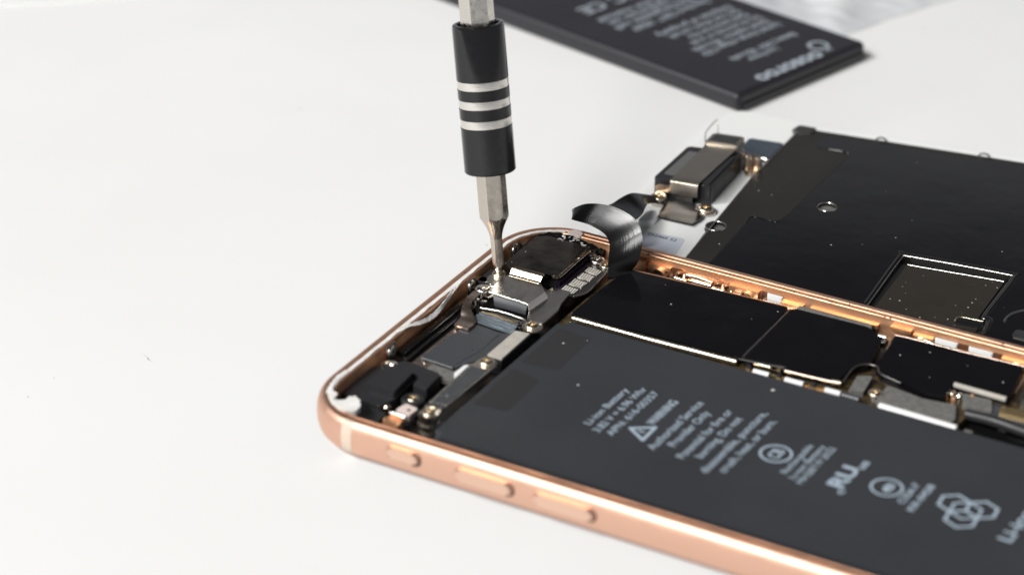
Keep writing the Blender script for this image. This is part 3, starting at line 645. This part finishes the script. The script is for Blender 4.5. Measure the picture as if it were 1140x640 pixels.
prism('contact_shelf', rect(42.0, 46.2, 63.6, 64.6, .2), 3.5, 4.05, 'steel', phone, bev=.1)
tube('side_wire', catmull([(66.4, 63.5, 3.8), (67.4, 63.9, 4.3), (69.5, 64.0, 4.0), (73, 64.0, 4.0), (79.5, 64.1, 4.0), (80.6, 63.7, 4.2)], 5), .28, 'steel_edge', phone)
bm = bmesh.new(); add_lathe(bm, [(.6, 3.4), (.6, 4.5), (.35, 4.7)], 18, Matrix.Translation((67.3, 63.5, 0))); finish('contact_pin', bm, M['steel_edge'], phone)
bm = bmesh.new(); add_lathe(bm, [(.6, 3.4), (.6, 4.5), (.35, 4.7)], 18, Matrix.Translation((82.0, 63.7, 0))); finish('contact_pin', bm, M['steel_edge'], phone)
prism('corner_clip', rect(61.4, 63.0, 60.7, 62.3, .3), 3.2, 4.0, 'gunmetal', phone, bev=.1)
tube('clip_pin', [(61.6, 61.7, 4.3), (62.8, 61.7, 4.3)], .4, 'steel_edge', phone, n=12)

# ================================================================== THE SCREEN ASSEMBLY, LYING FACE DOWN
disp = thing('phone_screen', 'detached phone screen lying face down beside the housing, black metal back plate showing', 'phone screen', (60, 100, 0))
panel = prism('bezel', round_poly([(8.6, 71.5), (6.2, 124.0), (8.0, 127.2), (21.0, 127.4), (58.0, 133.2), (138, 146.4), (138, 71)], 1.5), .1, 1.55, 'bezel', disp, bev=.2)
rec = [(55.0, 73.0), (53.55, 89.7), (54.3, 90.6), (69.5, 92.6), (70.7, 91.6), (71.2, 78.8), (72.3, 77.7), (72.9, 73.0)]
h1, h2 = circle(23.9, 84.8, 1.6, 28), circle(36.4, 99.6, 1.5, 28)
plate_o = [(24.7, 71.6), (21.3, 103.0), (20.25, 123.6), (20.7, 124.5), (22.2, 124.7), (57.9, 130.6), (136, 143.6), (136, 71.6)]
plate = prism('back_plate', plate_o, 1.56, 2.2, 'plate', disp, holes=[round_poly(rec, .5), h1, h2])
tube('plate_edge_highlight', [(24.68, 71.8, 2.2), (21.32, 103, 2.2), (20.4, 123.4, 2.2)], .09, 'steel', plate)  # tubes along the plate's rim imitate its edge highlights
tube('plate_edge_highlight', [(22.2, 124.6, 2.1), (57.9, 130.5, 2.1), (136, 143.5, 2.1)], .13, 'gunmetal', plate)
prism('corner_tab', round_poly([(19.6, 122.3), (19.9, 124.8), (23.0, 125.2), (22.9, 123.2)], .3), 1.9, 2.5, 'gunmetal', plate, bev=.1)
rec2 = [(54.4, 73.0), (52.95, 89.9), (54.0, 91.2), (69.7, 93.3), (71.3, 92.0), (71.9, 79.2), (72.9, 78.2), (73.6, 73.0)]
film_o = round_poly([(28.6, 72.0), (27.6, 87.5), (27.2, 90.6), (30.8, 90.6), (32.2, 92.0), (31.9, 118.2), (30.7, 119.6), (25.6, 118.8), (24.9, 123.4), (57.9, 129.3), (134, 141.8), (134, 72.0)], .9)
prism('black_film', film_o, 2.2, 2.27, 'film', plate, holes=[round_poly(rec2, .8), circle(36.4, 99.6, 1.85, 24)])
tube('film_edge', catmull([(28.65, 73.5, 2.27), (27.65, 87.5, 2.27), (27.5, 90.5, 2.27), (30.6, 90.62, 2.27), (32.1, 92.2, 2.27), (31.95, 105, 2.27), (31.85, 118, 2.27), (31.0, 119.4, 2.27), (28.0, 119.15, 2.27)], 8), .10, 'film', plate, n=6)
prism('recess_shade', [(53.2, 72.4), (52.6, 91.0), (70.5, 93.4), (73.4, 78), (73.4, 72.4)], 1.45, 1.58, 'gloss', plate, bev=0)  # black sheet stands in for the shadow band inside the recess
prism('recess_floor', round_poly([(56.0, 72.8), (54.9, 88.6), (69.9, 90.9), (70.6, 78.4), (71.6, 77.2), (72.0, 72.8)], .3), 1.58, 1.82, 'recess', plate, bev=.04)
tube('floor_highlight', [(55.0, 88.55, 1.84), (69.8, 90.85, 1.84)], .07, 'steel', plate, n=6)  # pale tube imitates the highlight on the floor's back edge
tube('recess_bead', catmull([(54.6, 73.2, 2.22), (53.15, 89.6, 2.22), (54.1, 91.0, 2.22), (69.6, 93.05, 2.22), (71.1, 91.8, 2.22), (71.65, 79.1, 2.22), (72.7, 78.0, 2.22), (73.3, 75, 2.22)], 8), .34, 'gloss', plate, n=10, flat=.6)
tube('recess_highlight', catmull([(55.0, 73.2, 2.2), (53.6, 89.4, 2.2), (54.4, 90.55, 2.2), (69.4, 92.55, 2.2), (70.6, 91.5, 2.2), (71.15, 79.0, 2.2), (72.2, 77.7, 2.2), (72.8, 75, 2.2)], 8), .075, 'steel', plate, n=6)  # thin steel tube as the recess rim's highlight
for hx, hy, r_ in ((23.9, 84.8, 1.62), (36.4, 99.6, 1.52)):
    bm = bmesh.new(); bmesh.ops.create_circle(bm, segments=28, radius=r_, cap_ends=False)
    bm.free(); bm = bmesh.new(); add_tube(bm, [(hx + r_ * math.cos(t * .2244), hy + r_ * math.sin(t * .2244), 2.22) for t in range(29)], .07, 6); finish('hole_highlight', bm, M['steel_edge'], plate)  # bright tube as the highlight round each hole
    prism('hole_floor', circle(hx, hy, r_ + .2, 20), 1.5, 1.63, 'foam', plate, bev=0)
bm = bmesh.new(); add_tube(bm, [(79.6 + 5.0 * math.cos(R(a)), 79.4 + 5.0 * math.sin(R(a)), 2.3) for a in range(60, 196, 6)], .22, 8); finish('button_ring', bm, M['slate'], plate)
prism('small_clip', round_poly([(68.4, 74.6), (68.3, 76.0), (72.0, 76.6), (72.6, 75.4)], .3), 1.7, 2.35, 'gloss', plate, bev=.1)
tube('clip_edge', catmull([(68.2, 75.0, 2.3), (68.5, 76.2, 2.36), (72.0, 76.7, 2.36)], 5), .12, 'brass', plate)
prism('small_clip', rect(77.2, 90, 74.6, 76.8, .4), 2.2, 2.5, 'gunmetal', plate, bev=.1)
for x, y in ((34.2, 126.6), (51.4, 129.5)):
    bm = bmesh.new(); add_tube(bm, [(x + .95 * math.cos(R(a)), y + .16 * math.cos(R(a)), 2.0 + .75 * math.sin(R(a))) for a in range(0, 181, 12)], .16, 8); finish('edge_loop', bm, M['gunmetal'], plate)
prism('edge_block', [(63, 131.0), (63, 132.0), (80, 134.9), (80, 133.9)], 1.9, 2.7, 'gunmetal', plate, bev=.1)

# small sticker on the bezel
stk = prism('sticker', round_poly([(13.6, 71.9), (14.6, 78.9), (21.2, 79.6), (22.6, 72.0)], .8), 1.55, 1.6, 'sticker', panel, bev=0)
bm = bmesh.new(); add_text(bm, 'DG46E 52', (15.4, 77.8), (1, .03), 4.9, .8, 1.6, bold=True); finish('sticker_text', bm, M['darkink'], stk)
prism('white_nub', round_poly([(12.6, 79.6), (12.2, 84.0), (14.2, 84.6), (14.9, 81.0)], .6), 1.55, 2.5, 'white', panel, bev=.3)

# earpiece and front camera housing
box = prism('earpiece_housing', round_poly([(9.9, 90.5), (9.5, 103.6), (18.3, 105.6), (19.4, 91.9)], .35), 1.55, 4.9, 'plastic', disp, bev=.2)
prism('grey_window', round_poly([(10.7, 92.4), (10.5, 101.8), (13.2, 102.4), (13.4, 92.6)], .3), 4.88, 4.96, 'glassgrey', box, bev=.02)
prism('ridge', round_poly([(17.6, 92.2), (17.2, 103.0), (18.2, 103.2), (18.9, 92.4)], .2), 4.85, 5.15, 'plastic', box, bev=.1)
tube('pale_line', [(17.35, 92.6, 5.02), (17.0, 102.6, 5.02)], .12, 'brass', box)
strap = bmesh.new(); a = [(13.1, 89.95, 3.1), (13.1, 89.95, 4.3), (13.1, 90.1, 5.05), (13.0, 90.9, 5.3), (12.7, 96, 5.35), (12.3, 103.5, 5.4), (12.1, 105.2, 5.6)]
b_ = [(17.7, 90.6, 3.1), (17.7, 90.6, 4.3), (17.65, 90.8, 5.05), (17.6, 91.6, 5.3), (17.5, 96.6, 5.35), (17.4, 103.9, 5.4), (17.4, 105.8, 5.6)]
add_sheet(strap, a, b_, .22, n=6, cross=5); so_ = finish('metal_strap', strap, M['bronze'], disp)
tube('front_fold', catmull([(13.2, 90.0, 5.12), (15.4, 90.3, 5.16), (17.6, 90.7, 5.12)], 4), .2, 'brass', so_)
prism('end_block', round_poly([(12.0, 104.6), (11.8, 108.4), (17.0, 109.4), (17.5, 105.6)], .4), 3.2, 5.9, 'bronze', so_, bev=.2)
prism('end_patch', [(12.5, 105.2), (12.4, 107.9), (16.5, 108.7), (16.8, 105.9)], 5.9, 5.95, 'gunmetal', so_, bev=.02)
bm = bmesh.new(); add_sheet(bm, [(10.6, 89.6, 3.9), (11.4, 89.75, 4.35), (13.3, 89.95, 4.4)], [(10.9, 89.3, 3.0), (11.6, 89.5, 3.1), (13.3, 89.9, 3.2)], .25, n=4, cross=4); finish('strap_ear', bm, M['tan'], so_)
bm = bmesh.new(); add_lathe(bm, [(1.15, 1.55), (1.2, 2.2), (1.0, 2.35), (1.0, 2.7)], 24, Matrix.Translation((12.0, 88.2, 0))); finish('standoff', bm, M['chrome'], disp)
screw(disp, 12.0, 88.2, 2.68, 1.35, 'brass')
prism('lug', circle(19.9, 89.2, 1.7, 24), 1.55, 2.1, 'steel', disp, bev=.1); screw(disp, 19.9, 89.2, 2.1, 1.35, 'brass')
for x, y, h in ((18.9, 106.6, 4.3), (20.4, 107.4, 3.9)):
    bm = bmesh.new(); add_lathe(bm, [(.75, 1.5), (.75, h - .4), (.55, h)], 20, Matrix.Translation((x, y, 0))); finish('tan_post', bm, M['tan'], disp)
prism('tan_foot', circle(20.2, 105.6, 1.2, 20), 1.5, 2.4, 'tan', disp, bev=.2)
tube('wire_loop', catmull([(12.3, 104.2, 4.4), (10.9, 107.0, 5.7), (10.6, 108.2, 6.1), (10.7, 110.9, 6.6), (10.9, 111.4, 6.5), (12.3, 109.0, 4.6)], 6), .10, 'steel', disp, n=8)
tube('bright_pin', [(17.8, 106.9, 4.9), (18.1, 106.7, 3.2)], .28, 'steel_edge', disp)
prism('blue_grey_bracket', round_poly([(15.2, 110.6), (14.8, 116.0), (20.7, 117.0), (21.0, 110.6)], .4), 1.55, 2.5, 'bluegrey', disp, bev=.15)
tube('bracket_edge', [(16.0, 110.4, 2.3), (20.9, 110.2, 2.3)], .38, 'steel_edge', disp, n=12)

# flex cable: tongue, tail and the big curl that drops into the housing
bm = bmesh.new()
add_sheet(bm, [(13.6, 90.3, 3.2), (13.4, 89.6, 2.7), (13.3, 88.4, 2.2), (13.6, 86.0, 2.0), (14.4, 83.2, 2.15)], [(17.0, 90.9, 3.2), (17.2, 89.8, 2.7), (18.6, 88.4, 2.2), (20.6, 87.0, 2.0), (20.3, 83.4, 2.2)], .16, n=6, cross=6)
finish('flex_tongue', bm, M['flex'], disp)
EA = [(19.4, 56.9, 4.4), (19.3, 57.2, 5.2), (18.8, 58.2, 7.0), (18.0, 60.1, 8.5), (16.4, 61.5, 9.3), (13.7, 62.2, 9.75), (11.8, 62.15, 9.95), (10.3, 62.2, 10.0), (10.8, 64.2, 9.1), (11.9, 67.0, 7.8), (13.4, 70.4, 6.7), (15.0, 73.1, 6.0), (14.6, 77.2, 5.2), (13.6, 80.6, 4.9), (12.4, 84.0, 3.6), (12.6, 87.0, 2.4)]
EB = [(21.9, 59.6, 4.4), (21.8, 60.2, 5.1), (22.7, 60.8, 7.1), (22.3, 62.4, 10.3), (19.8, 64.1, 11.9), (15.6, 64.7, 12.5), (11.8, 64.5, 12.0), (8.9, 65.0, 10.1), (8.3, 67.2, 8.6), (7.9, 69.8, 7.4), (8.3, 72.8, 6.5), (9.4, 76.4, 6.0), (9.8, 79.4, 6.0), (10.4, 81.8, 5.9), (11.2, 85.2, 4.4), (11.8, 88.2, 3.0)]
bm = bmesh.new(); add_sheet(bm, EA, EB, .14, n=12, cross=14, bow=.08, uv=True)
finish('flex_cable', bm, M['ribbon'], disp)

# ================================================================== SCREWDRIVER
cam_pos = Vector((192.41, -272.51, 205.82)); target = Vector((4.081, 54.71, 0))
fwd = (target - cam_pos).normalized(); right = fwd.cross(Vector((0, 0, 1))).normalized(); fh = Vector((fwd.x, fwd.y, 0)).normalized()
tip = Vector((5.25, 48.85, 5.35))
axis = (Vector((0, 0, 1)) + fh * math.tan(R(12.0)) - right * .083).normalized()
rot = Vector((0, 0, 1)).rotation_difference(axis)
sd = thing('screwdriver', 'slim metal screwdriver with a black grip banded by three silver rings, standing on a screw', 'screwdriver', tip)
MX = Matrix.Translation(tip) @ rot.to_matrix().to_4x4()
a0 = math.atan2(-(rot.inverted() @ fwd).y, -(rot.inverted() @ fwd).x)       # facet facing the viewer side
def hexr(t, af, ph): 
    u = ((t - ph + math.pi / 6) % (math.pi / 3)) - math.pi / 6
    return af / 2 / math.cos(u)
bm = bmesh.new()
pf = lambda z: .84 + .010 * z + 1.75 * max(0, (z - 5.6) / 4.1) ** 1.7
prof = [(.42, 0), (.55, .5), (.78, 1.0)] + [(pf(z), z) for z in [1.5 + .25 * i for i in range(35)]] + [(2.9, 10.4), (2.9, 16.6)]
PH = a0 + .12
add_lathe(bm, prof, 72, MX, lambda t, r, z: min(r, hexr(t, 3.9, PH)))
finish('bit', bm, M['chrome'], sd, angle=24)
def grip_prof():
    P = [(2.6, 16.1), (3.7, 16.1), (3.86, 16.3)]
    for zc in (23.8, 26.75, 29.6):
        P += [(3.86, zc - .68), (3.72, zc - .64), (3.72, zc + .64), (3.86, zc + .68)]
    P += [(3.86, 38.1), (3.78, 38.4), (3.55, 38.5), (3.15, 38.45), (3.05, 38.2), (3.05, 36.6), (2.2, 36.5)]
    return P
bm = bmesh.new(); add_lathe(bm, grip_prof(), 64, MX, cap=False); grip = finish('grip', bm, M['sleeve'], sd)
for zc in (23.8, 26.75, 29.6):
    bm = bmesh.new(); add_lathe(bm, [(3.5, zc - .63), (3.80, zc - .6), (3.82, zc), (3.80, zc + .6), (3.5, zc + .63)], 64, MX, cap=False); finish('silver_ring', bm, M['ring'], grip)
bm = bmesh.new(); add_lathe(bm, [(2.9, 36.4), (2.9, 75), (2.6, 75.4)], 72, MX, lambda t, r, z: min(r, hexr(t, 4.5, PH)))
finish('shaft', bm, M['chrome_worn'], sd, angle=24)

# ================================================================== SPARE BATTERY
c0, u_ = Vector((6.9, 128.4)), Vector((-53.9, 12.7)).normalized(); v_ = Vector((9.8, 32.3)).normalized()
def SB(a, b): p = c0 + u_ * a + v_ * b; return (p.x, p.y)
spare = thing('spare_battery', 'loose flat black battery with blurred white print lying on the table behind the phone', 'battery', (*SB(45, 17), 0))
body = prism('pouch', [SB(.3, 0), SB(92, 0), SB(92, 33.9), SB(.3, 33.9)], .1, 3.45, 'battery2', spare, bev=1.05, seg=5, top_only=False)
bm = bmesh.new()
add_sheet(bm, [(*SB(1.1, 1.4), .35), (*SB(.12, 1.3), .55), (*SB(.05, 1.2), 1.3), (*SB(.5, 1.3), 1.75)], [(*SB(1.1, 32.6), .35), (*SB(.12, 32.7), .55), (*SB(.05, 32.7), 1.5), (*SB(.5, 32.6), 2.0)], .3, n=5, cross=8)
finish('end_fold', bm, M['plastic'], spare)
bm = bmesh.new(); zs = 3.46
uu = (-v_).to_tuple()          # lettering runs from the far edge towards the near edge
def ST(s, a, b0, b1, h, bold=False):      # a: distance from the short end, b0 > b1 along the width
    add_text(bm, s, SB(a, b0), uu, b0 - b1, h, zs, bold=bold)
add_ring(bm, *SB(5.0, 26.4), 1.35, 2.05, zs + .012); ST('Y', 4.2, 27.3, 25.4, 2.0, .04)
ST('oosoroo', 3.7, 24.2, 7.6, 3.3, .045)
ST('Li-ion Polymer', 9.9, 20.5, 13.0, 1.5, True); ST('Battery 3.82V 1821mAh', 12.2, 27.8, 11.0, 1.6, True)
for a, b0, b1, s in ((17.2, 29.5, 9.0, 'Limited charge voltage 4.35V'), (19.5, 29.0, 9.5, 'Rated capacity 1821mAh'), (21.8, 29.6, 11.5, 'Do not puncture or crush'), (24.1, 28.8, 13.4, 'Keep away from fire'), (26.4, 29.0, 11.0, 'Do not short circuit'), (28.7, 29.5, 10.0, 'Dispose of properly')):
    ST(s, a, b0, b1, 1.75, .018)
for a, b0, b1, s in ((33.6, 29.0, 9.0, 'Standard GB/T 18287'), (36.0, 27.5, 7.5, 'Rechargeable cell'), (38.3, 28.0, 8.3, 'For replacement use'), (40.5, 28.5, 8.0, 'Read the manual')):
    ST(s, a, b0, b1, 1.75, .018)
ST('CE', 46.5, 14.5, 8.8, 3.2, True); ST('FC', 46.5, 22, 16.5, 3.2, True)
finish('printed_text', bm, M['ink2'], body)

# ================================================================== wrapper, paper, lint at the back
bm = bmesh.new(); nx, ny = 40, 36; V = []
from mathutils import noise
wa, wb, wc = Vector((8.6, 168.2)), Vector((12.5, 31.0)), Vector((-46.0, 10.0))     # near corner and its two sides
for i in range(nx + 1):
    row = []
    for j in range(ny + 1):
        a, b = i / nx, j / ny
        q = wa + wb * a + wc * b; q = q + Vector((1.2 * noise.noise((a * 4, 3, 0)) * (1 if b < .02 else .3), .8 * noise.noise((7, b * 5, 0))))
        edge = min(1, 5 * a, 5 * b)
        h = .08 + edge * (3.2 * max(0, noise.noise((a * 3.1 + 5.3, b * 3.6, 1.3)) + .15) + 1.5 * abs(noise.noise((a * 7, b * 8, 4))))
        row.append(bm.verts.new((q.x, q.y, h)))
    V.append(row)
for i in range(nx):
    for j in range(ny): bm.faces.new((V[i][j], V[i + 1][j], V[i + 1][j + 1], V[i][j + 1]))
bmesh.ops.solidify(bm, geom=bm.faces[:], thickness=.1)
tag(finish('crumpled_wrapper', bm, M['wrap']), 'crumpled pale plastic wrapper out of focus behind the spare battery', 'wrapper')
d = Vector((14, 12)).normalized(); n_ = Vector((-d.y, d.x)); p = Vector((-134, 102))
bm = bmesh.new(); add_prism(bm, [tuple(p - d * 150), tuple(p + d * 42), tuple(p + d * 60 + n_ * 120), tuple(p - d * 150 + n_ * 120)], .02, .5, .05)
tag(finish('paper_sheet', bm, M['paper']), 'edge of a white paper sheet at the back corner of the table', 'paper sheet')
bm = bmesh.new(); add_tube(bm, catmull([(-32.6, 9.9, .04), (-31.6, 9.5, .05), (-31.0, 9.0, .05), (-30.2, 8.9, .04)], 6), lambda t: .018 + .07 * math.exp(-((t - .55) / .10) ** 2), 6)
tag(finish('lint_hair', bm, M['hair']), 'tiny dark lint hair lying on the bare white table', 'lint')

# ================================================================== camera
cam = bpy.data.cameras.new('camera'); co = bpy.data.objects.new('camera', cam); COL.objects.link(co); scene.camera = co
co.location = cam_pos * S
co.rotation_euler = fwd.to_track_quat('-Z', 'Y').to_euler()
cam.sensor_width = 36; cam.lens = 98.645; cam.clip_start = .01; cam.clip_end = 20
cam.dof.use_dof = True; cam.dof.focus_distance = (Vector((8, 55, 5)) - cam_pos).dot(fwd) * S; cam.dof.aperture_fstop = 16; cam.dof.aperture_blades = 8

# ================================================================== light: one big softbox up to the left, a weak wide one above the camera
def lamp(name, pos, aim, sx, sy, power, col):
    l = bpy.data.lights.new(name, 'AREA'); l.shape = 'RECTANGLE'; l.size = sx; l.size_y = sy; l.energy = power; l.color = col
    o = bpy.data.objects.new(name, l); COL.objects.link(o); o.location = pos
    o.rotation_euler = (Vector(aim) - Vector(pos)).to_track_quat('-Z', 'Y').to_euler()
    return o
lamp('key_softbox', (-.98, -1.0, 1.56), (.08, .12, 0), .5, .5, 30.0, (1, .99, .975))
lamp('front_softbox', (-.25, -1.72, 1.58), (.12, .22, 0), 1.05, .72, 40.0, (1, .99, .975))
w = bpy.data.worlds.new('World'); scene.world = w; w.use_nodes = True
bg = w.node_tree.nodes['Background']; wn = w.node_tree.nodes; wl = w.node_tree.links      # a dim room: pale walls, dark upper part
gt = wn.new('ShaderNodeTexCoord'); gs = wn.new('ShaderNodeSeparateXYZ'); wl.new(gt.outputs['Generated'], gs.inputs[0])
gr = wn.new('ShaderNodeValToRGB'); wl.new(gs.outputs['Z'], gr.inputs[0])
gr.color_ramp.elements[0].position = .435; gr.color_ramp.elements[0].color = (.27, .275, .29, 1)
gr.color_ramp.elements[1].position = .470; gr.color_ramp.elements[1].color = (.028, .029, .031, 1)
wl.new(gr.outputs[0], bg.inputs['Color']); bg.inputs['Strength'].default_value = 1.0

scene.render.engine = 'CYCLES'
scene.cycles.use_denoising = True
scene.cycles.max_bounces = 8; scene.cycles.caustics_reflective = False; scene.cycles.caustics_refractive = False
vs = scene.view_settings
vs.view_transform = 'Standard'; vs.look = 'None'; vs.exposure = .20; vs.gamma = 1
